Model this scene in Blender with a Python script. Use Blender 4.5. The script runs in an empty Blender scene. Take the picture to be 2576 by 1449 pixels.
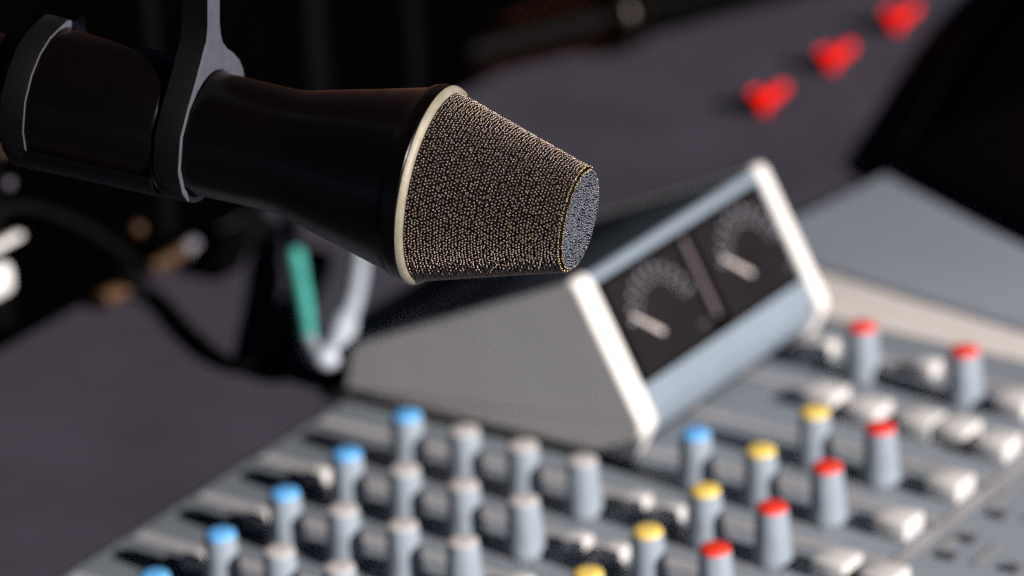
import bpy, bmesh, math, random
import numpy as np
from mathutils import Vector, Matrix
random.seed(7); rng = np.random.default_rng(7)
S = bpy.context.scene
COL = S.collection
R = math.radians

# ------------------------------------------------------------------ camera
ELEV, AZI, ROLL, DIST, FPX = R(23.2695), R(125.7407), -0.0522248, 1.473856, 11986.28   # FPX: focal length in pixels of a 2576 wide frame
fw = Vector((math.cos(ELEV)*math.cos(AZI), math.cos(ELEV)*math.sin(AZI), -math.sin(ELEV)))
r0 = Vector((math.sin(AZI), -math.cos(AZI), 0)); u0 = r0.cross(fw)
rt = r0*math.cos(ROLL) + u0*math.sin(ROLL); up = u0*math.cos(ROLL) - r0*math.sin(ROLL)
CAM = Vector((-0.0475295, 0.2356218, 0)) - DIST*fw
cd = bpy.data.cameras.new('camera'); cam = bpy.data.objects.new('camera', cd); COL.objects.link(cam)
cam.matrix_world = Matrix(((rt.x, up.x, -fw.x, CAM.x), (rt.y, up.y, -fw.y, CAM.y), (rt.z, up.z, -fw.z, CAM.z), (0, 0, 0, 1)))
cd.sensor_width = 36; cd.lens = 36*FPX/2576; cd.clip_start = 0.02; cd.clip_end = 50
cd.dof.use_dof = True; cd.dof.focus_distance = 1.110; cd.dof.aperture_fstop = 8.4; cd.dof.aperture_blades = 0
S.camera = cam
S.cycles.max_bounces = 6; S.cycles.diffuse_bounces = 3; S.cycles.sample_clamp_indirect = 1.0; S.cycles.sample_clamp_direct = 12.0; S.cycles.caustics_reflective = False
S.cycles.use_adaptive_sampling = False
S.cycles.use_denoising = False                                       # keeps the fine beads of the grille

# ------------------------------------------------------------------ light
SUN = Vector((0.0370, -0.0033, 0.0172)).normalized()               # towards the sun, read from the knob shadows
w = bpy.data.worlds.new('World'); S.world = w; w.use_nodes = True
nt = w.node_tree; bg = nt.nodes['Background']
sky = nt.nodes.new('ShaderNodeTexSky'); sky.sky_type = 'NISHITA'; sky.sun_disc = False
sky.sun_elevation = math.asin(SUN.z); sky.sun_rotation = math.atan2(SUN.x, SUN.y)
nt.links.new(sky.outputs[0], bg.inputs[0]); bg.inputs[1].default_value = 0.05
sky.air_density = 0.12; sky.dust_density = 0.15; sky.ozone_density = 0.6; sky.altitude = 3000
sl = bpy.data.lights.new('sun', 'SUN'); sl.energy = 5.0; sl.angle = R(0.53); sl.color = (1.0, 0.945, 0.89)
so = bpy.data.objects.new('sun', sl); COL.objects.link(so); so.rotation_euler = SUN.to_track_quat('Z', 'Y').to_euler()
V = S.view_settings; V.view_transform = 'Standard'; V.look = 'None'; V.gamma = 1; V.use_curve_mapping = False; V.exposure = 0.5

# ------------------------------------------------------------------ materials
MATS = {}
def mat(name, col, rough=0.5, metal=0.0, var=0.10, scale=60.0, bump=0.0, bscale=400.0, spec=0.5, coat=0.0, sheen=0.0, tint=(1, 1, 1), ramp=None):
    m = bpy.data.materials.new(name); m.use_nodes = True
    n = m.node_tree.nodes; l = m.node_tree.links; b = n['Principled BSDF']
    b.inputs['Roughness'].default_value = rough; b.inputs['Metallic'].default_value = metal
    b.inputs['Specular IOR Level'].default_value = spec; b.inputs['Coat Weight'].default_value = coat
    b.inputs['Sheen Weight'].default_value = sheen; b.inputs['Sheen Tint'].default_value = (*tint, 1); b.inputs['Sheen Roughness'].default_value = .35
    tc = n.new('ShaderNodeTexCoord'); nz = n.new('ShaderNodeTexNoise'); nz.inputs['Scale'].default_value = scale; nz.inputs['Detail'].default_value = 6
    l.new(tc.outputs['Object'], nz.inputs['Vector'])
    cr = n.new('ShaderNodeValToRGB'); e = cr.color_ramp.elements
    e[0].position = .3; e[1].position = .7
    e[0].color = (*[c*(1-var) for c in col], 1); e[1].color = (*[min(1, c*(1+var)) for c in col], 1)
    if ramp:                                                           # several tints, picked by the noise
        while len(e) < len(ramp): e.new(.5)
        for i, c in enumerate(ramp): e[i].position = .32+.36*i/(len(ramp)-1); e[i].color = (*c, 1)
    l.new(nz.outputs['Fac'], cr.inputs[0]); l.new(cr.outputs[0], b.inputs['Base Color'])
    if bump:
        n2 = n.new('ShaderNodeTexNoise'); n2.inputs['Scale'].default_value = bscale; n2.inputs['Detail'].default_value = 4
        l.new(tc.outputs['Object'], n2.inputs['Vector'])
        bp = n.new('ShaderNodeBump'); bp.inputs['Strength'].default_value = bump; bp.inputs['Distance'].default_value = 0.0006
        l.new(n2.outputs['Fac'], bp.inputs['Height']); l.new(bp.outputs[0], b.inputs['Normal'])
    MATS[name] = m; return m
M = dict(
 cloth=mat('table_cloth', (0.054, 0.0485, 0.067), .95, var=.16, scale=22, bump=.5, bscale=900, spec=.1),
 panel=mat('console_panel', (0.245, 0.275, 0.32), .55, var=.06, scale=40, bump=.1),
 ink=mat('panel_print', (0.36, 0.345, 0.36), .6, var=.05),
 slotblack=mat('slot_black', (0.012, 0.011, 0.011), .6),
 knob=mat('knob_grey', (0.27, 0.315, 0.37), .42, var=.05),
 capgrey=mat('cap_grey', (0.56, 0.52, 0.52), .5, var=.04),
 capblue=mat('cap_blue', (0.13, 0.43, 0.86), .45, var=.05),
 capyel=mat('cap_yellow', (0.90, 0.62, 0.14), .45, var=.05),
 capred=mat('cap_red', (0.85, 0.045, 0.025), .4, var=.05),
 button=mat('button_ivory', (0.68, 0.65, 0.64), .45, var=.04),
 white=mat('end_plate_white', (0.80, 0.765, 0.74), .5, var=.03),
 front=mat('front_blue_grey', (0.20, 0.245, 0.30), .45, var=.04),
 hull=mat('housing_grey', (0.10, 0.09, 0.085), .6, var=.05),
 trim=mat('divider_mauve', (0.130, 0.100, 0.108), .5),
 ink2=mat('panel_legend', (0.52, 0.44, 0.43), .6, var=.05),
 glass=mat('meter_face', (0.0105, 0.0085, 0.0098), .4, var=.2, spec=.25),
 dial=mat('dial_marks', (0.18, 0.18, 0.21), .6),
 needle=mat('needle_white', (0.62, 0.54, 0.52), .5),
 red=mat('red_plastic', (0.78, 0.008, 0.004), .5, var=.05, spec=.08),
 black=mat('black_plastic', (0.0014, 0.0012, 0.0012), .65, var=.3, scale=30, spec=.025),
 blackcloth=mat('black_nylon', (0.0006, 0.0005, 0.0005), .9, var=.3, scale=30, bump=.4, spec=.0),
 brown=mat('brown_black', (0.0028, 0.0018, 0.0014), .85, var=.3, spec=.03),
 rubber=mat('black_rubber', (0.0022, 0.0020, 0.0025), .7, spec=.05),
 band=mat('highlight_streak', (0.045, 0.036, 0.031), .35, .8),
 lead=mat('grey_lead', (0.0032, 0.0027, 0.0030), .6, spec=.1),
 pole=mat('pole_paint', (0.0010, 0.0006, 0.0005), .4, var=.2, spec=.02, sheen=.09, tint=(1, .35, .25)),
 switch=mat('switch_grey', (0.10, 0.10, 0.11), .6),
 lacquer=mat('black_lacquer', (0.0015, 0.0010, 0.0008), .27, var=.2, spec=.22, sheen=.045, tint=(.9, .42, .30)),
 mount=mat('mount_black', (0.0028, 0.0025, 0.0027), .6, var=.15, scale=200, bump=.25, bscale=1500, spec=.12, sheen=.05, tint=(.8, .8, 1.0)),
 ring=mat('collar_brass', (0.30, 0.26, 0.195), .55, .15, var=.18, scale=260, bump=.15, bscale=1200),
 bead=mat('bronze_beads', (0.2, 0.15, 0.1), .36, 1.0, scale=1400, ramp=[(.12, .22, .22), (.28, .20, .15), (.21, .15, .12), (.34, .26, .19), (.22, .18, .25), (.30, .27, .17)]),
 beadend=mat('steel_beads', (0.2, 0.2, 0.2), .36, 1.0, scale=1600, ramp=[(.09, .14, .20), (.17, .16, .16), (.08, .10, .15), (.21, .18, .18)]),
 rimbead=mat('brass_beads', (0.36, 0.27, 0.15), .25, 1.0, var=.3, scale=1500),
 face=mat('ring_face_sheen', (0.078, 0.078, 0.100), .5, var=.12, scale=300, bump=.15, bscale=1500, spec=.3),  # lighter than the mount: grazing sheen of the ring faces put into the colour
 gap=mat('grille_gap', (0.003, 0.0024, 0.002), .9, spec=.05),
 brass=mat('brass', (0.085, 0.042, 0.018), .6, .3, var=.3, scale=200),
 chrome=mat('chrome', (0.75, 0.73, 0.72), .5, .0, var=.05),
 teal=mat('teal_sleeve', (0.11, 0.56, 0.49), .5, var=.12),
 tip=mat('dull_steel', (0.20, 0.19, 0.23), .5, var=.1),
 dark=mat('dark_steel', (0.07, 0.06, 0.09), .5, var=.1),
 plug=mat('pale_plug', (0.46, 0.50, 0.58), .45, var=.10),
 steeltop=mat('box_top', (0.36, 0.40, 0.48), .6, var=.07, scale=15),
 cream=mat('box_cream', (0.74, 0.68, 0.65), .6, var=.04),
)

# ------------------------------------------------------------------ helpers
def link(name, me, m, parent=None, smooth=None):
    o = bpy.data.objects.new(name, me); COL.objects.link(o)
    for x in (m if isinstance(m, (list, tuple)) else [m]):
        me.materials.append(x)
    if smooth is not None:
        me.polygons.foreach_set('use_smooth', [True]*len(me.polygons))
        if smooth < 180:
            me.set_sharp_from_angle(angle=R(smooth))
    if parent is not None: o.parent = parent
    return o
def bmobj(name, bm, m, parent=None, smooth=35):
    bmesh.ops.recalc_face_normals(bm, faces=bm.faces)
    me = bpy.data.meshes.new(name); bm.to_mesh(me); bm.free()
    return link(name, me, m, parent, smooth)
def tag(o, label=None, cat=None, group=None, kind=None):
    for k, v in (('label', label), ('category', cat), ('group', group), ('kind', kind)):
        if v: o[k] = v
    return o
def empty(name, loc, label, cat, group=None):
    o = bpy.data.objects.new(name, None); COL.objects.link(o); o.location = loc; o.empty_display_size = .01
    return tag(o, label, cat, group)
def box(bm, c, s, bev=0.0, seg=2, rotz=0.0, mi=0):
    r = bmesh.ops.create_cube(bm, size=1)
    vs = r['verts']
    bmesh.ops.scale(bm, vec=s, verts=vs)
    if bev:
        es = list({e for v in vs for e in v.link_edges})
        q = bmesh.ops.bevel(bm, geom=es, offset=bev, segments=seg, profile=.5, affect='EDGES')
        vs = list(set(q['verts']) | {v for v in vs if v.is_valid})
    bmesh.ops.rotate(bm, cent=(0, 0, 0), matrix=Matrix.Rotation(rotz, 3, 'Z'), verts=vs)
    bmesh.ops.translate(bm, vec=c, verts=vs)
    for f in {f for v in vs for f in v.link_faces}: f.material_index = mi
    return vs
def frame(ax):
    ax = Vector(ax).normalized(); t = Vector((0, 0, 1)) if abs(ax.z) < .9 else Vector((1, 0, 0))
    a = ax.cross(t).normalized(); return ax, a, ax.cross(a)
def lathe(bm, prof, o, ax, n=48, a0=0.0, a1=2*math.pi, closed=False):
    """prof = [(distance along ax, radius)]; a full turn unless a0, a1 say less"""
    ax, p, q = frame(ax); o = Vector(o); full = abs(a1-a0-2*math.pi) < 1e-6; k = n if full else n+1
    rows = []
    for s, r in prof:
        if r < 1e-7: rows.append([bm.verts.new(o+ax*s)]*k); continue
        rows.append([bm.verts.new(o+ax*s+(p*math.cos(a0+(a1-a0)*i/n)+q*math.sin(a0+(a1-a0)*i/n))*r) for i in range(k)])
    pairs = list(zip(rows, rows[1:])) + ([(rows[-1], rows[0])] if closed else [])
    for A, B in pairs:
        for i in range(n):
            j = (i+1) % k
            vs = []
            for v in (A[i], A[j], B[j], B[i]):
                if v not in vs: vs.append(v)
            if len(vs) > 2:
                try: bm.faces.new(vs)
                except ValueError: pass
def spline(pts, n=10):
    P = [Vector(p) for p in pts]; P = [2*P[0]-P[1]] + P + [2*P[-1]-P[-2]]; out = []
    for i in range(1, len(P)-2):
        a, b, c, d = P[i-1:i+3]
        for k in range(n):
            t = k/n
            out.append(.5*((2*b)+(c-a)*t+(2*a-5*b+4*c-d)*t*t+(3*b-a-3*c+d)*t**3))
    return out + [P[-2]]
def tube(bm, pts, r, n=14, cap=True):
    P = [Vector(p) for p in pts]; rr = r if isinstance(r, (list, tuple)) else [r]*len(P); rings = []; pa = None
    for i, p in enumerate(P):
        t = (P[min(i+1, len(P)-1)]-P[max(i-1, 0)]).normalized()
        if pa is None: _, pa, _ = frame(t)
        pa = (pa-t*pa.dot(t)).normalized(); q = t.cross(pa)
        rings.append([bm.verts.new(p+(pa*math.cos(2*math.pi*k/n)+q*math.sin(2*math.pi*k/n))*rr[i]) for k in range(n)])
    for A, B in zip(rings, rings[1:]):
        for k in range(n): bm.faces.new((A[k], A[(k+1) % n], B[(k+1) % n], B[k]))
    if cap: bm.faces.new(rings[0]); bm.faces.new(rings[-1])
def prism(bm, poly, f, d, bev=0.0, seg=3, mi=0):
    """poly of 2-D points mapped by f into space, extruded by the vector d; only the two end outlines are bevelled"""
    a = [bm.verts.new(f(*p)) for p in poly]; fa = bm.faces.new(a)
    g = bmesh.ops.extrude_face_region(bm, geom=[fa])
    nv = [v for v in g['geom'] if isinstance(v, bmesh.types.BMVert)]
    bmesh.ops.translate(bm, vec=d, verts=nv)
    fb = [x for x in g['geom'] if isinstance(x, bmesh.types.BMFace)][0]
    fs = set(x for v in a+nv for x in v.link_faces)
    for x in fs: x.material_index = mi
    if bev:
        es = list(set(fa.edges) | set(fb.edges))
        bmesh.ops.bevel(bm, geom=es, offset=bev, segments=seg, profile=.5, affect='EDGES')
def roundpoly(pts, rad, n=5):
    out = []
    for i, p in enumerate(pts):
        a, b, c = Vector(pts[i-1]), Vector(p), Vector(pts[(i+1) % len(pts)])
        r = rad[i] if isinstance(rad, (list, tuple)) else rad
        if r == 0: out.append(tuple(b)); continue
        d1, d2 = (a-b).normalized(), (c-b).normalized(); s, e = b+d1*r, b+d2*r
        for k in range(n+1):
            t = k/n; out.append(tuple((1-t)**2*s+2*t*(1-t)*b+t*t*e))
    return out
def ray(x, y): return fw + rt*((x-1288)/FPX) - up*((y-724.5)/FPX)
def at(x, y, t): return CAM + ray(x, y)*t                             # a point t metres deep
def onz(x, y, z): v = ray(x, y); return CAM + v*((z-CAM.z)/v.z)       # a point on a level plane

TABLE = -0.0015
# ------------------------------------------------------------------ setting
bm = bmesh.new(); bmesh.ops.create_grid(bm, x_segments=40, y_segments=40, size=1.6)
bmesh.ops.translate(bm, vec=(-.1, .35, TABLE), verts=bm.verts)
tag(bmobj('tabletop', bm, M['cloth']), 'dark purple grey cloth covered tabletop under all the equipment', 'tabletop', kind='structure')

# ------------------------------------------------------------------ black equipment case behind the desk
case = empty('equipment_case', (-.30, .35, TABLE), 'long black equipment case standing behind the mixing desk with small brass fittings', 'case')
def local(o): return o.matrix_basis.translation if False else o.location
def place(o, parent):                                                  # keep world coordinates for a mesh built in world space
    o.parent = parent; o.location = -Vector(parent.location); return o
bm = bmesh.new(); box(bm, (-.305, .33, TABLE+.151), (.298, 1.14, .302), .006)
place(bmobj('shell', bm, M['blackcloth']), case)
for y, wd in ((.2, .006), (.282, .010), (.335, .007), (.12, .008)):
    bm = bmesh.new(); box(bm, (-.155, y, .105), (.004, wd, .19), .0012)
    place(bmobj('rib', bm, M['rubber']), case)
bm = bmesh.new(); tube(bm, [(-.1510, .1620, .0025), (-.1510, .1770, .0025)], .0030); place(bmobj('brass_catch', bm, M['brass']), case)
bm = bmesh.new(); tube(bm, [(-.1515, .1875, .0035), (-.1515, .2030, .0035)], .0022); place(bmobj('brass_catch', bm, M['brass']), case)
bm = bmesh.new(); tube(bm, [(-.1530, .1825, .018), (-.1530, .1855, .018)], .0018); place(bmobj('brass_catch', bm, M['brass']), case)
bm = bmesh.new(); tube(bm, [(-.1510, .2035, .0035), (-.1510, .2085, .0035)], [.0024, .0030]); place(bmobj('catch_tip', bm, M['tip']), case)
bm = bmesh.new(); box(bm, (-.151, .1120, .0270), (.006, .018, .0100), .0028, 3); place(bmobj('latch', bm, M['chrome']), case)
bm = bmesh.new(); box(bm, (-.152, .1180, .0372), (.004, .022, .0022), .0015, 3); place(bmobj('latch', bm, M['chrome']), case)

for px, py, m_ in ((22, 462, 'dark'), (6, 380, 'brass')):
    v = ray(px, py); q = CAM+v*((-.1525-CAM.x)/v.x)
    bm = bmesh.new(); lathe(bm, [(0, 0), (0, .0017), (.0008, .0016), (.0014, .0008), (.0015, 0)], q, (1, 0, 0), 16); place(bmobj('stud', bm, M[m_]), case)

# ------------------------------------------------------------------ black pole with ribbed collar lying along the case
ZP = TABLE+.0125
P0, P1 = onz(1230, 120, ZP), onz(1933, -54, ZP); dP = (P1-P0).normalized()
pole = empty('boom_pole', (P0+P1)/2-Vector((0, 0, .0125)), 'black pole with a ribbed collar lying beside the long black case', 'pole')
Pc = onz(1545, 42, ZP); sc = (Pc-P0).dot(dP)
bm = bmesh.new(); lathe(bm, [(-.03, 0), (-.03, .0080), (0, .0085), (sc-.012, .0090), (sc-.006, .0090), (sc-.006, 0)], P0, dP, 32); place(bmobj('handle', bm, M['pole']), pole)
pr = [(sc-.0065, 0), (sc-.0065, .0105)]
for k in range(4): pr += [(sc-.006+.0035*k, .0119), (sc-.0045+.0035*k, .0124), (sc-.0035+.0035*k, .0124), (sc-.0030+.0035*k, .0108)]
pr += [(sc+.009, .0105), (sc+.009, 0)]
bm = bmesh.new(); lathe(bm, pr, P0, dP, 36); place(bmobj('ribbed_collar', bm, M['pole']), pole)
bm = bmesh.new(); lathe(bm, [(sc-.0012, .0105), (sc-.0012, .0128), (sc-.0009, .0131), (sc+.0004, .0131), (sc+.0007, .0128), (sc+.0007, .0105)], P0, dP, 36); place(bmobj('collar_highlight', bm, M['band']), pole)  # paler ring added to draw the highlight streak on the collar
pr = [(sc+.0091, 0), (sc+.0091, .0088)]
for k in range(5): pr += [(sc+.012+.006*k, .0088), (sc+.0125+.006*k, .0094), (sc+.0140+.006*k, .0094), (sc+.0145+.006*k, .0088)]
pr += [(.16, .0088), (.16, 0)]
bm = bmesh.new(); lathe(bm, pr, P0, dP, 36); place(bmobj('sleeve', bm, M['black']), pole)

# ------------------------------------------------------------------ cables on the table behind the desk
zc = TABLE+.0022
pts = [onz(*p, zc+dz) for *p, dz in ((300, 690, .010), (352, 715, .004), (410, 760, 0), (480, 835, 0), (545, 893, 0), (605, 922, 0), (660, 920, 0), (705, 893, 0), (735, 862, 0))]
bm = bmesh.new(); tube(bm, spline(pts, 8), .0021); tag(bmobj('cable', bm, M['rubber'], smooth=180), 'thin black cable hanging in a loop across the cloth by the brass fittings', 'cable')
def onx(x, y, x0): v = ray(x, y); return CAM+v*((x0-CAM.x)/v.x)
bm = bmesh.new(); tube(bm, spline([onx(-60, 560, -.148), onx(40, 520, -.148), onx(150, 545, -.147), onx(260, 600, -.146), onx(330, 660, -.146), onz(352, 706, TABLE+.003)], 8), .0015)
tag(bmobj('cable', bm, M['lead'], smooth=180), 'dark cable draped down the front of the black case at the left edge', 'cable')
a = onz(565, 655, TABLE+.005)
plug0 = empty('cable_connector', a, 'small black connector end poking out below the microphone onto the cloth', 'connector')
bm = bmesh.new(); q0, q1 = onz(590, 610, TABLE+.006), onz(545, 680, TABLE+.004)
tube(bm, [q0, q0.lerp(q1, .6), q0.lerp(q1, .62), q1], [.0058, .0058, .0042, .0034], 18); place(bmobj('shell', bm, M['black']), plug0)
bm = bmesh.new(); q2 = onz(660, 560, TABLE+.007); tube(bm, [q2, q0], .0048, 16); place(bmobj('strain_relief', bm, M['rubber']), plug0)
patch = empty('patch_cable', onz(846, 985, TABLE), 'teal sleeved cable bent into a pale grey plug behind the meter box', 'cable')
pts = [onz(*p) for p in ((728, 540, .0030), (734, 590, .0035), (741, 645, .0045))]
bm = bmesh.new(); tube(bm, spline(pts, 8), .0025, 16); place(bmobj('black_lead', bm, M['black'], smooth=180), patch)
pts = [onz(*p) for p in ((741, 643, .0045), (746, 680, .005), (757, 740, .0065), (768, 810, .0085), (779, 866, .0102))]
bm = bmesh.new(); tube(bm, spline(pts, 8), .0029, 16); place(bmobj('teal_sleeve', bm, M['teal'], smooth=180), patch)
pts = [onz(*p) for p in ((779, 866, .0102), (793, 891, .0105), (820, 904, .0107), (845, 893, .0107))]
bm = bmesh.new(); tube(bm, spline(pts, 8), .0031, 16); place(bmobj('pale_elbow', bm, M['plug'], smooth=180), patch)
pts = [onz(*p) for p in ((837, 900, .0107), (849, 868, .0110), (861, 826, .0112), (875, 795, .0110), (888, 757, .0105), (899, 705, .0095), (905, 650, .008), (902, 600, .007))]
sp = spline(pts, 8); rr = [.0042 if i < 18 else (.0042-.0014*min(1, (i-18)/7)) for i in range(len(sp))]
bm = bmesh.new(); tube(bm, sp, rr, 18); place(bmobj('pale_plug', bm, M['plug'], smooth=180), patch)
q = onz(846, 985, TABLE)
bm = bmesh.new(); tube(bm, [q, q+Vector((-.0006, .0004, .005)), onz(840, 905, .0098)], .0021, 14); place(bmobj('stem', bm, M['black'], smooth=180), patch)

# ------------------------------------------------------------------ red plugs on the cloth
def red_plug():
    root = empty('red_plug', (0, 0, 0), 'x', 'plug', 'red plugs in a row on the cloth')
    bm = bmesh.new(); box(bm, (0, 0, .0008), (.006, .006, .0016), .0007); base = bmobj('socket', bm, M['slotblack'], root)
    bm = bmesh.new(); ax = Vector((-.10, -.10, 1))
    lathe(bm, [(.0010, 0), (.0010, .0030), (.003, .0037), (.007, .0046), (.0112, .0054), (.0119, .0051), (.0115, .0044), (.006, .0030), (.0056, 0)], (0, 0, 0), ax, 28)
    bmobj('cup', bm, M['red'], root)
    bm = bmesh.new(); a, b = Vector((0, .001, .0050)), Vector((.0052, .0138, .0116))
    tube(bm, [a, a.lerp(b, .75), a.lerp(b, .93), b], [.0030, .0031, .0026, .0014], 18); bmobj('lever', bm, M['red'], root)
    return root
def clone(root):
    c = root.copy(); COL.objects.link(c)
    for ch in root.children:
        d = ch.copy(); COL.objects.link(d); d.parent = c
        for g in ch.children:
            k = g.copy(); COL.objects.link(k); k.parent = d
    return c
rp = red_plug()
for i, (px, lab) in enumerate((((1920, 286), 'red plug with a side lever, nearest the twin meter box'), ((2090, 181), 'red plug with a side lever, middle one of the row of three'), ((2253, 82), 'red plug cut off by the top of the picture, farthest of the row'))):
    o = rp if i == 0 else clone(rp); o.location = onz(*px, TABLE); o.scale = (.68,)*3; o['label'] = lab

# ------------------------------------------------------------------ mixing console
con = empty('mixing_console', (.1, .12, TABLE), 'grey mixing console with rows of grey knobs, coloured caps and ivory buttons', 'mixer')
X0, X1, Y0, Y1 = -.0440, .262, -.07, .2622
bm = bmesh.new(); box(bm, ((X0+X1)/2, (Y0+Y1)/2, TABLE/2-.0001), (X1-X0, Y1-Y0, -TABLE-.0002), .0005, 2)
place(bmobj('body', bm, M['panel']), con)
bm = bmesh.new(); box(bm, ((X0+X1)/2, .2625+.0175, -.0004), (X1-X0-.010, .0345, .0018), .0008, 3)
place(bmobj('end_strip', bm, M['cream']), con)
PU, PV = .028776, .020
bm = bmesh.new(); Z = .0003
def strip(x0, x1, y0, y1, z=Z):
    bm.faces.new([bm.verts.new(p) for p in ((x0, y0, z), (x1, y0, z), (x1, y1, z), (x0, y1, z))])
for i in range(-2, 9):                                                # pale dividing lines between the channel strips
    y = (i+.5)*PU
    strip(-.0415, .150, y-.0030, y+.0018)
def arc(cx, cy, r, z=Z):                                              # printed scale ticks round a knob
    for k in range(11):
        a = R(-60+30*k)
        c, s = math.cos(a), math.sin(a); t = .0004
        p = [(cx+c*r-s*t, cy+s*r+c*t, z+.0002), (cx+c*r+s*t, cy+s*r-c*t, z+.0002), (cx+c*(r+.0016)+s*t, cy+s*(r+.0016)-c*t, z+.0002), (cx+c*(r+.0016)-s*t, cy+s*(r+.0016)+c*t, z+.0002)]
        bm.faces.new([bm.verts.new(q) for q in p])
KN = [(0, 0, 'blue')]
KN += [(1, n, 'blue' if n == 0 else 'grey') for n in range(3)]
for i in (2, 3, 4): KN += [(i, n, 'blue' if n == 0 else 'grey') for n in range(4)]
KN += [(i, 5.01, 'yellow') for i in (2, 3, 4, 5, 6)] + [(i, 6.083, 'red') for i in (3, 4, 5, 6)]
KN = [(n*PV, i*PU, c) for i, n, c in KN] + [(.0785, .1443, 'blue'), (.0817, .2301, 'red'), (.1164, .2295, 'red')]
for x, y, c in KN: arc(x, y, .0068)
strip(.1495, .1540, -.05, .258)                                        # long pale line ahead of the fader bank
for x, y in ((.1572, .1783), (.1585, .1491), (.1707, .1465), (.1585, .120), (.170, .176), (.183, .178)): strip(x-.0012, x+.0012, y-.007, y+.007)
for f in bm.faces:
    if f.calc_area() < 3e-6: f.material_index = 1
place(bmobj('panel_print', bm, [M['ink'], M['ink2']], smooth=None), con)
for x, y in ((.162, .1687), (.162, .1519), (.1625, .1401), (.181, .1420), (.181, .165)):
    bm = bmesh.new(); box(bm, (x, y, .0007), (.0046, .0034, .0014), .0005); place(bmobj('slide_switch', bm, M['switch']), con)
# one knob, one cap of each colour; the rest share their meshes
def knob_meshes():
    bm = bmesh.new(); lathe(bm, [(0, 0), (0, .0052), (.0006, .0054), (.0018, .0053), (.0040, .00505), (.008, .0047), (.0150, .0044), (.0156, .0042), (.0156, 0)], (0, 0, 0), (0, 0, 1), 28)
    for v in bm.verts:                                                 # a faint finger flute
        a = math.atan2(v.co.y, v.co.x)
        if .004 < v.co.z < .0153:
            k = 1+.035*math.cos(12*a); v.co.x *= k; v.co.y *= k
    bmesh.ops.recalc_face_normals(bm, faces=bm.faces); me = bpy.data.meshes.new('knob'); bm.to_mesh(me); bm.free()
    me.materials.append(M['knob']); me.polygons.foreach_set('use_smooth', [True]*len(me.polygons)); me.set_sharp_from_angle(angle=R(40))
    caps = {}
    for c, h in (('blue', .0015), ('grey', .0009), ('yellow', .0014), ('red', .0013)):
        bm = bmesh.new(); lathe(bm, [(0, 0), (0, .0042), (h*.5, .0042), (h*.85, .0037), (h*1.0, .0022), (h*1.02, 0)], (0, 0, .01565), (0, 0, 1), 28)
        bmesh.ops.recalc_face_normals(bm, faces=bm.faces); m2 = bpy.data.meshes.new('cap'); bm.to_mesh(m2); bm.free()
        m2.materials.append(M[{'blue': 'capblue', 'grey': 'capgrey', 'yellow': 'capyel', 'red': 'capred'}[c]])
        m2.polygons.foreach_set('use_smooth', [True]*len(m2.polygons)); m2.set_sharp_from_angle(angle=R(50)); caps[c] = m2
    return me, caps
kme, caps = knob_meshes()
for x, y, c in KN:
    k = bpy.data.objects.new('knob', kme); COL.objects.link(k); k.parent = con
    k.location = Vector((x, y, .0002))-con.location; k.rotation_euler.z = random.uniform(0, 6.28)
    k['label'] = {'blue': 'grey knob with blue cap', 'grey': 'grey knob with pale grey cap', 'yellow': 'grey knob with yellow cap', 'red': 'grey knob with red cap'}[c]
    q = bpy.data.objects.new('cap', caps[c]); COL.objects.link(q); q.parent = k
def button_mesh(sx, sy, h):
    bm = bmesh.new(); box(bm, (0, 0, h/2), (sx, sy, h), .0005, 2)
    me = bpy.data.meshes.new('button'); bm.to_mesh(me); bm.free(); me.materials.append(M['button'])
    me.polygons.foreach_set('use_smooth', [True]*len(me.polygons)); me.set_sharp_from_angle(angle=R(50)); return me
big, small = button_mesh(.0102, .0102, .0054), button_mesh(.0062, .0062, .0042)
for x, y in ((.0828, .2075), (.0985, .2052), (.1160, .2055), (.1276, .2057), (.1420, .2030), (.1431, .1741), (.1426, .1466), (.1410, .1166), (.1563, .1157), (.1332, .2303)):
    k = bpy.data.objects.new('button', big); COL.objects.link(k); k.parent = con; k.location = Vector((x, y, .0002))-con.location
for x, y in ((.0722, .1236), (.0845, .1219), (.0716, .0948), (.0841, .0943), (.0720, .0660), (.0840, .0660), (-.0165, .0938), (-.0146, .0643), (-.0142, .0346), (.0976, .2408), (.0636, .2387)):
    k = bpy.data.objects.new('button', small); COL.objects.link(k); k.parent = con; k.location = Vector((x, y, .0002))-con.location

# ------------------------------------------------------------------ twin meter box
MY0, MY1 = .1465, .2490
mu = empty('meter_box', (.005, .198, .0003), 'light grey wedge shaped box with two black needle meters standing on the console', 'meter box')
Zb = .0011
prof = [(-.0468, Zb), (.0540, Zb), (.0598, .0120), (.0378, .0540), (-.0425, .0168)]
fxz = lambda y: (lambda a, b: Vector((a, y, b)))
rp_ = roundpoly(prof, [.001, .0012, .003, .0035, .002])
bm = bmesh.new(); prism(bm, rp_, fxz(MY0), Vector((0, .0082, 0)), .0012); place(bmobj('end_plate', bm, M['white'], smooth=None), mu)
bm = bmesh.new(); prism(bm, rp_, fxz(MY1-.0055), Vector((0, .0055, 0)), .0012); place(bmobj('end_plate', bm, M['white'], smooth=None), mu)
inner = roundpoly([(-.0455, Zb+.0008), (.0525, Zb+.0008), (.0582, .0120), (.0370, .0525), (-.0415, .0162)], [.001, .005, .008, .002, .002])
bm = bmesh.new(); prism(bm, inner, fxz(MY0+.0080), Vector((0, MY1-MY0-.0133, 0))); place(bmobj('housing', bm, M['front']), mu)
bm = bmesh.new(); box(bm, (.0005, (MY0+MY1)/2-.0010, .0006), (.0995, MY1-MY0+.0036, .0008)); place(bmobj('base_sheet', bm, M['slotblack']), mu)  # thin black sheet under the box, reaching out past the near end plate
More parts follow.
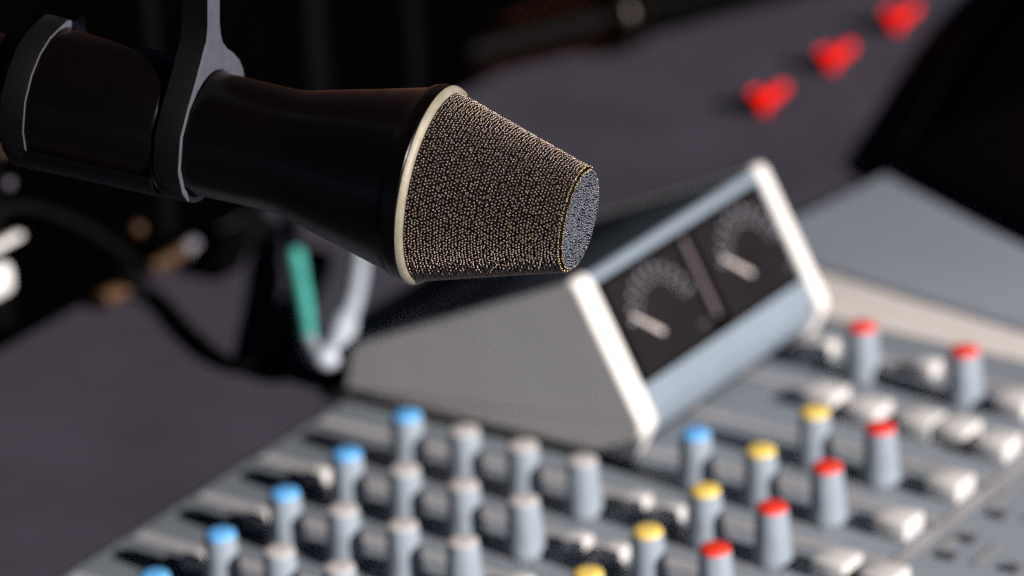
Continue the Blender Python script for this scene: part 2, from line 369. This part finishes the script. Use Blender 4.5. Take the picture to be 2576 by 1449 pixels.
# face frame: y along the desk, e up the slope, n out of the face
A = Vector((.0582, .1470, .0120)); e_ = Vector((.0370-.0582, 0, .0525-.0120)).normalized(); y_ = Vector((0, 1, 0)); n_ = y_.cross(e_)
if n_.x < 0: n_ = -n_
def fp(y, v, h=0): return A + y_*y + e_*v + n_*h
def slab(bm, y0, y1, v0, v1, h0, h1, bev=.0):
    vs = [bm.verts.new(fp(*p)) for p in ((y0, v0, h0), (y1, v0, h0), (y1, v1, h0), (y0, v1, h0), (y0, v0, h1), (y1, v0, h1), (y1, v1, h1), (y0, v1, h1))]
    for f in ((0, 1, 2, 3), (4, 5, 6, 7), (0, 1, 5, 4), (1, 2, 6, 5), (2, 3, 7, 6), (3, 0, 4, 7)): bm.faces.new([vs[i] for i in f])
bm = bmesh.new(); slab(bm, .0088, .0954, .0098, .0422, -.0005, .0005); place(bmobj('bezel', bm, M['black']), mu)
for y0, y1 in ((.0104, .0482), (.0562, .0942)):
    bm = bmesh.new(); slab(bm, y0, y1, .0112, .0408, .0004, .0010); mt = place(bmobj('meter', bm, M['glass']), mu)
    cy = y0+.0200 if y0 < .03 else y0+.0220
    bm = bmesh.new()
    def tick(a, r0_, r1_, w_, h=.0012):
        c, s = math.cos(a), math.sin(a); cx, cv = cy, .0232
        vs = [bm.verts.new(fp(cx+c*r+o*-s*w_, cv+s*r+o*c*w_, h)) for r, o in ((r0_, -1), (r0_, 1), (r1_, 1), (r1_, -1))]
        bm.faces.new(vs)
    for k in range(11): tick(R(165-15.2*k), .0110, .0136, .00022); tick(R(165-15.2*k), .0142, .0160, .00062)
    for k in range(41): tick(R(165-3.8*k), .0106, .0113, .00014)
    d = bmobj('dial_scale', bm, M['dial'], smooth=None); d.parent = mt
    bm = bmesh.new(); p, q = fp(cy-.0148, .0292, .0018), fp(cy-.0054, .0202, .0018)
    tube(bm, [p, q], [.0005, .0008], 10); nd = bmobj('needle', bm, M['needle']); nd.parent = mt
    bm = bmesh.new(); slab(bm, cy+.012, cy+.016, .0150, .0156, .0010, .0012); d2 = bmobj('dial_lamp', bm, M['hull'], smooth=None); d2.parent = mt
bm = bmesh.new(); slab(bm, .0505, .0522, .0150, .0400, .0004, .0016); place(bmobj('divider', bm, M['trim']), mu)

# ------------------------------------------------------------------ grey board on the console's end, black bag on it
gb = empty('grey_board', (.15, .33, 0), 'flat blue grey board lying across the cream end strip of the console', 'board')
ca, sa = math.cos(R(-8)), math.sin(R(-8))
bm = bmesh.new(); box(bm, (0, 0, 0), (.42, .36, .0022), .0006)
bmesh.ops.rotate(bm, cent=(0, 0, 0), matrix=Matrix.Rotation(R(-8), 3, 'Z'), verts=bm.verts)
bmesh.ops.translate(bm, vec=(.0002+.21*ca-.18*sa, .2945+.21*sa+.18*ca, .0016), verts=bm.verts)
place(bmobj('sheet', bm, M['steeltop']), gb)
bag = empty('equipment_bag', (.2, .5, .0028), 'soft black bag lying flat on the blue grey board at the picture edge', 'bag')
foot = roundpoly([(.0117, .3690), (.0755, .3390), (.165, .303), (.40, .31), (.42, .92), (-.10, .92), (-.030, .5)], [.008, .02, .02, .05, .05, .03, .03], 6)
cx, cy = .24, .58; rows = []
bm = bmesh.new()
for k, z in ((1, .0028), (1.0, .006), (.985, .0085), (.94, .015), (.88, .022), (.80, .031), (.70, .039), (.5, .046), (.2, .048)):
    rows.append([bm.verts.new((cx+(x-cx)*k, cy+(y-cy)*k, z)) for x, y in foot])
for a, b in zip(rows, rows[1:]):
    for i in range(len(foot)): bm.faces.new((a[i], a[(i+1) % len(foot)], b[(i+1) % len(foot)], b[i]))
bm.faces.new(rows[0]); bm.faces.new(rows[-1])
place(bmobj('bag_body', bm, M['brown'], smooth=180), bag)
bm = bmesh.new(); tube(bm, [(x, y, .0075) for x, y in foot]+[(foot[0][0], foot[0][1], .0075)], .0012, 8); place(bmobj('piping', bm, M['black'], smooth=180), bag)

# ------------------------------------------------------------------ microphone
PH = R(17); TH = R(13.4); TD = 1.102
ai = rt*math.cos(TH) - up*math.sin(TH)
AX = (ai*math.cos(PH) - fw*math.sin(PH)).normalized()                 # towards the tip
TIP = at(1462, 553, TD)
def back(s):                                                           # image pixels behind the tip -> metres along the axis
    L = 0
    for _ in range(20): L = s*(TD+L*math.sin(PH))/(math.cos(PH)*FPX)
    return L
def rad(s, rpx): return rpx*(TD+back(s)*math.sin(PH))/FPX
def P(pr): return [(-back(s), rad(s, r)) for s, r in pr]
mic = empty('microphone', TIP + AX*(-.06), 'black microphone with a bronze cone shaped grille and pale metal collar', 'microphone')
bm = bmesh.new()
lathe(bm, P([(381.5, 0), (381.5, 253), (385, 256), (404, 256.5), (416, 252), (430, 243), (440, 238), (560, 206), (640, 186), (700, 170), (735, 161), (760, 158), (800, 157), (1028, 159), (1034, 168), (1045, 173), (1340, 176), (1420, 174), (1440, 150), (1450, 128), (1800, 120), (1800, 0)]), TIP, AX, 128)
place(bmobj('barrel', bm, M['lacquer']), mic)
bm = bmesh.new()
lathe(bm, P([(364, 0), (364, 243.5), (365.5, 247), (368, 251), (371, 254), (377, 256.8), (379, 257.5), (380.5, 257), (381, 254), (381, 0)]), TIP, AX, 160)
place(bmobj('collar_ring', bm, M['ring'], smooth=28), mic)
# grille: dark core covered with small round beads, one mesh each for side, rim and end
def beads(cs, ns, r, jit=.12):
    th = np.linspace(0, 2*np.pi, 7)[:-1]; prof = [(1.0, -.35), (.92, .38), (.55, .84)]
    cs, ns = np.array(cs), np.array(ns); N = len(cs)
    t = np.where(np.abs(ns[:, 2:3]) < .9, [[0, 0, 1.]], [[1., 0, 0]]); a = np.cross(ns, t); a /= np.linalg.norm(a, axis=1, keepdims=True); b = np.cross(ns, a)
    rr = (r*(1+jit*rng.standard_normal(N)*.5))[:, None]
    vs = [cs+rr*(a*(np.cos(x)*p)+b*(np.sin(x)*p)+ns*h) for p, h in prof for x in th] + [cs+rr*ns]
    v = np.stack(vs, 1); nv = v.shape[1]; fs = []
    for k in range(2):
        for i in range(6): fs.append((k*6+i, k*6+(i+1) % 6, (k+1)*6+(i+1) % 6, (k+1)*6+i))
    tri = [(12+i, 12+(i+1) % 6, 18) for i in range(6)]
    off = (np.arange(N)*nv)[:, None]
    F = [tuple(x) for f in fs for x in (off+np.array(f)[None]).tolist()] + [tuple(x) for f in tri for x in (off+np.array(f)[None]).tolist()]
    return v.reshape(-1, 3), F
AXv, pa, qa = frame(AX)
def surf(prof_px, m, pitch, br, name, parent, sink=.45, wob=.10):
    pr_ = P(prof_px); cs, ns = [], []
    pts2 = []                                                          # rows evenly along the profile
    acc = 0; row = 0
    segs = list(zip(pr_, pr_[1:])); tot = sum(math.hypot(b[0]-a[0], b[1]-a[1]) for a, b in segs)
    nr = max(1, int(tot/(pitch*.866)))
    for k in range(nr+1):
        d = tot*k/nr; 
        for (a0, b0) in segs:
            L = math.hypot(b0[0]-a0[0], b0[1]-a0[1])
            if d <= L+1e-9: break
            d -= L
        t = min(1, d/L); s = a0[0]+(b0[0]-a0[0])*t; r = a0[1]+(b0[1]-a0[1])*t
        nx, nrad = -(b0[1]-a0[1])/L, (b0[0]-a0[0])/L                   # profile runs towards the tip, so the normal points outwards
        if k % 7 == 0 or r < pitch*4: nn_ = max(1, int(2*math.pi*r/pitch)); ph0 = random.random()*6.28
        n = nn_; ph = ph0+math.pi/n*(k % 2)
        for i in range(n):
            th = ph+2*math.pi*i/n+random.gauss(0, wob)*pitch/max(r, pitch); ds = random.gauss(0, wob)*pitch
            dirr = pa*math.cos(th)+qa*math.sin(th); nn = AXv*nx+dirr*nrad
            c = TIP+AXv*(s+ds*abs(nrad))+dirr*(r+ds*nx*-1 if abs(nrad) > .3 else r+ds) - nn*br*sink
            cs.append(tuple(c)); ns.append(tuple(nn))
    v, F = beads(cs, ns, br); me = bpy.data.meshes.new(name); me.from_pydata(v.tolist(), [], F); me.update()
    o = link(name, me, m, None, 180); o.parent = parent; o.location = -Vector(mic.location); return o
side = [(367, 243.5), (200, 193), (40, 145.5), (11, 138.5)]
bm = bmesh.new(); lathe(bm, P([(361, 242)] + [(s, r-1.5) for s, r in side] + [(8, 134), (2.5, 124), (2.5, 0)]), TIP, AX, 128)
gr = place(bmobj('grille', bm, M['gap']), mic)
PIT = 9.1*TD/FPX
for nm, pf, m_, pit, br in (('bead_mesh', side, 'bead', PIT, PIT*.34), ('rim_beads', [(9, 137.5), (4, 133.5), (1.5, 129)], 'rimbead', PIT*.80, PIT*.36), ('end_beads', [(0.5, 125), (0, 3)], 'beadend', PIT*.85, PIT*.34)):
    o = surf(pf, M[m_], pit, br, nm, None, wob=.12 if nm != 'end_beads' else .18)
    o.parent = gr; o.location = (0, 0, 0)

# ------------------------------------------------------------------ microphone mount: two plates and a cradle
def plate(sf, outline, rin, thick_px, name, parent, bev=.0004):
    """outline in image pixels on the plane square to the microphone axis at sf"""
    O = TIP-AX*back(sf)
    def hit(x, y):
        v = ray(x, y); t = (O-CAM).dot(AX)/v.dot(AX); return CAM+v*t
    pts_ = []
    for p in outline:
        q = hit(*p)-O; pts_.append((math.atan2(q.dot(qa), q.dot(pa)), q.length))
    return O, pts_
def build_plate(sf, px, rin, r_ring, axial, parent, name):
    O, pp = plate(sf, px, rin, 0, '', parent)
    pp = [(a, max(r, rad(sf, r_ring))) for a, r in pp]
    pp.sort(key=lambda t: t[0])
    rr_, ri = rad(sf, r_ring), rad(sf, rin)
    amin, amax = pp[0][0], pp[-1][0]
    # outline polygon: measured points, then the plain ring for the rest of the turn
    n = 72; ang = [t[0] for t in pp]; ro = [t[1] for t in pp]
    lo, hi = min(ang), max(ang)
    gaps = sorted(ang); big = max(((gaps[(i+1) % len(gaps)]-gaps[i]) % (2*math.pi), i) for i in range(len(gaps)))
    st = gaps[(big[1]+1) % len(gaps)]
    seq = sorted(((a-st) % (2*math.pi), r) for a, r in pp)
    end = seq[-1][0]; k = int((2*math.pi-end)/R(5))
    for i in range(1, k): seq.append((end+(2*math.pi-end)*i/k, rr_))
    bm = bmesh.new(); d = AX*(-back(sf+axial)+back(sf))
    def ring(rf, off): return [bm.verts.new(O+off+(pa*math.cos(a+st)+qa*math.sin(a+st))*rf(r)) for a, r in seq]
    bv = .00045; du = d.normalized()
    A1 = ring(lambda r: r-bv, Vector((0, 0, 0))); A2 = ring(lambda r: r-bv*.3, du*bv*.3); A3 = ring(lambda r: r, du*bv)
    B = ring(lambda r: r, d); C_ = ring(lambda r: ri, d); D = ring(lambda r: ri, du*bv); E_ = ring(lambda r: ri+bv, Vector((0, 0, 0)))
    loops = [A1, A2, A3, B, C_, D, E_, A1]
    for a, b in zip(loops, loops[1:]):
        for i in range(len(seq)):
            j = (i+1) % len(seq); bm.faces.new((a[i], a[j], b[j], b[i]))
    bmesh.ops.recalc_face_normals(bm, faces=bm.faces)
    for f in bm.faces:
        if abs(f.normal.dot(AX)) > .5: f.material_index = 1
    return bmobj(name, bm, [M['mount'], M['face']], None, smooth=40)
hold = empty('microphone_mount', TIP-AX*back(1170), 'dark metal cradle of two rings with an upright arm gripping the microphone', 'mount')
front_px = [(530, -520), (522, -40), (522, 0), (522, 60), (518, 108), (506, 155), (491, 212), (477, 275), (467, 345), (463, 415), (465, 475), (472, 507)]
front_px += [(617, 205), (614, 175), (604, 150), (588, 131), (573, 121), (562, 105), (556, 82), (553, 50), (553, 0), (553, -40), (562, -520)]
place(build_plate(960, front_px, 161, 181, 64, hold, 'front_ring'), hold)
rear_px = [(222, 84), (214, 66), (196, 52), (172, 50), (150, 70), (128, 112), (108, 152), (92, 200), (82, 255), (79, 310), (81, 360), (87, 405), (92, 420)]
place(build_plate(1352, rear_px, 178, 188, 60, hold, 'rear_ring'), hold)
# screw tab on the rear ring and the curved cradle between the rings
O = TIP-AX*back(1366)
def hitp(x, y, o):
    v = ray(x, y); return CAM+v*((o-CAM).dot(AX)/v.dot(AX))
c0 = hitp(187, 80, O)
bm = bmesh.new(); lathe(bm, [(-.004, 0), (-.004, .0045), (.0006, .0045), (.0012, .0040), (.0012, .0022), (.0002, .0018), (.0002, 0)], c0, AX, 24); place(bmobj('clamp_screw', bm, M['mount']), hold)
# bottom of the cradle: arc round the side that faces down
dn = -up; ang0 = math.atan2(dn.dot(qa), dn.dot(pa))
bm = bmesh.new()
o0 = TIP-AX*back(1366); L = back(1366)-back(1036)
lathe(bm, [(0, rad(1366, 178)), (0, rad(1366, 187)), (L, rad(1040, 184)), (L, rad(1040, 178))], o0, AX, 28, ang0-R(42), ang0+R(42), closed=True)
for side_ in (0, 1): pass
place(bmobj('cradle', bm, M['mount']), hold)
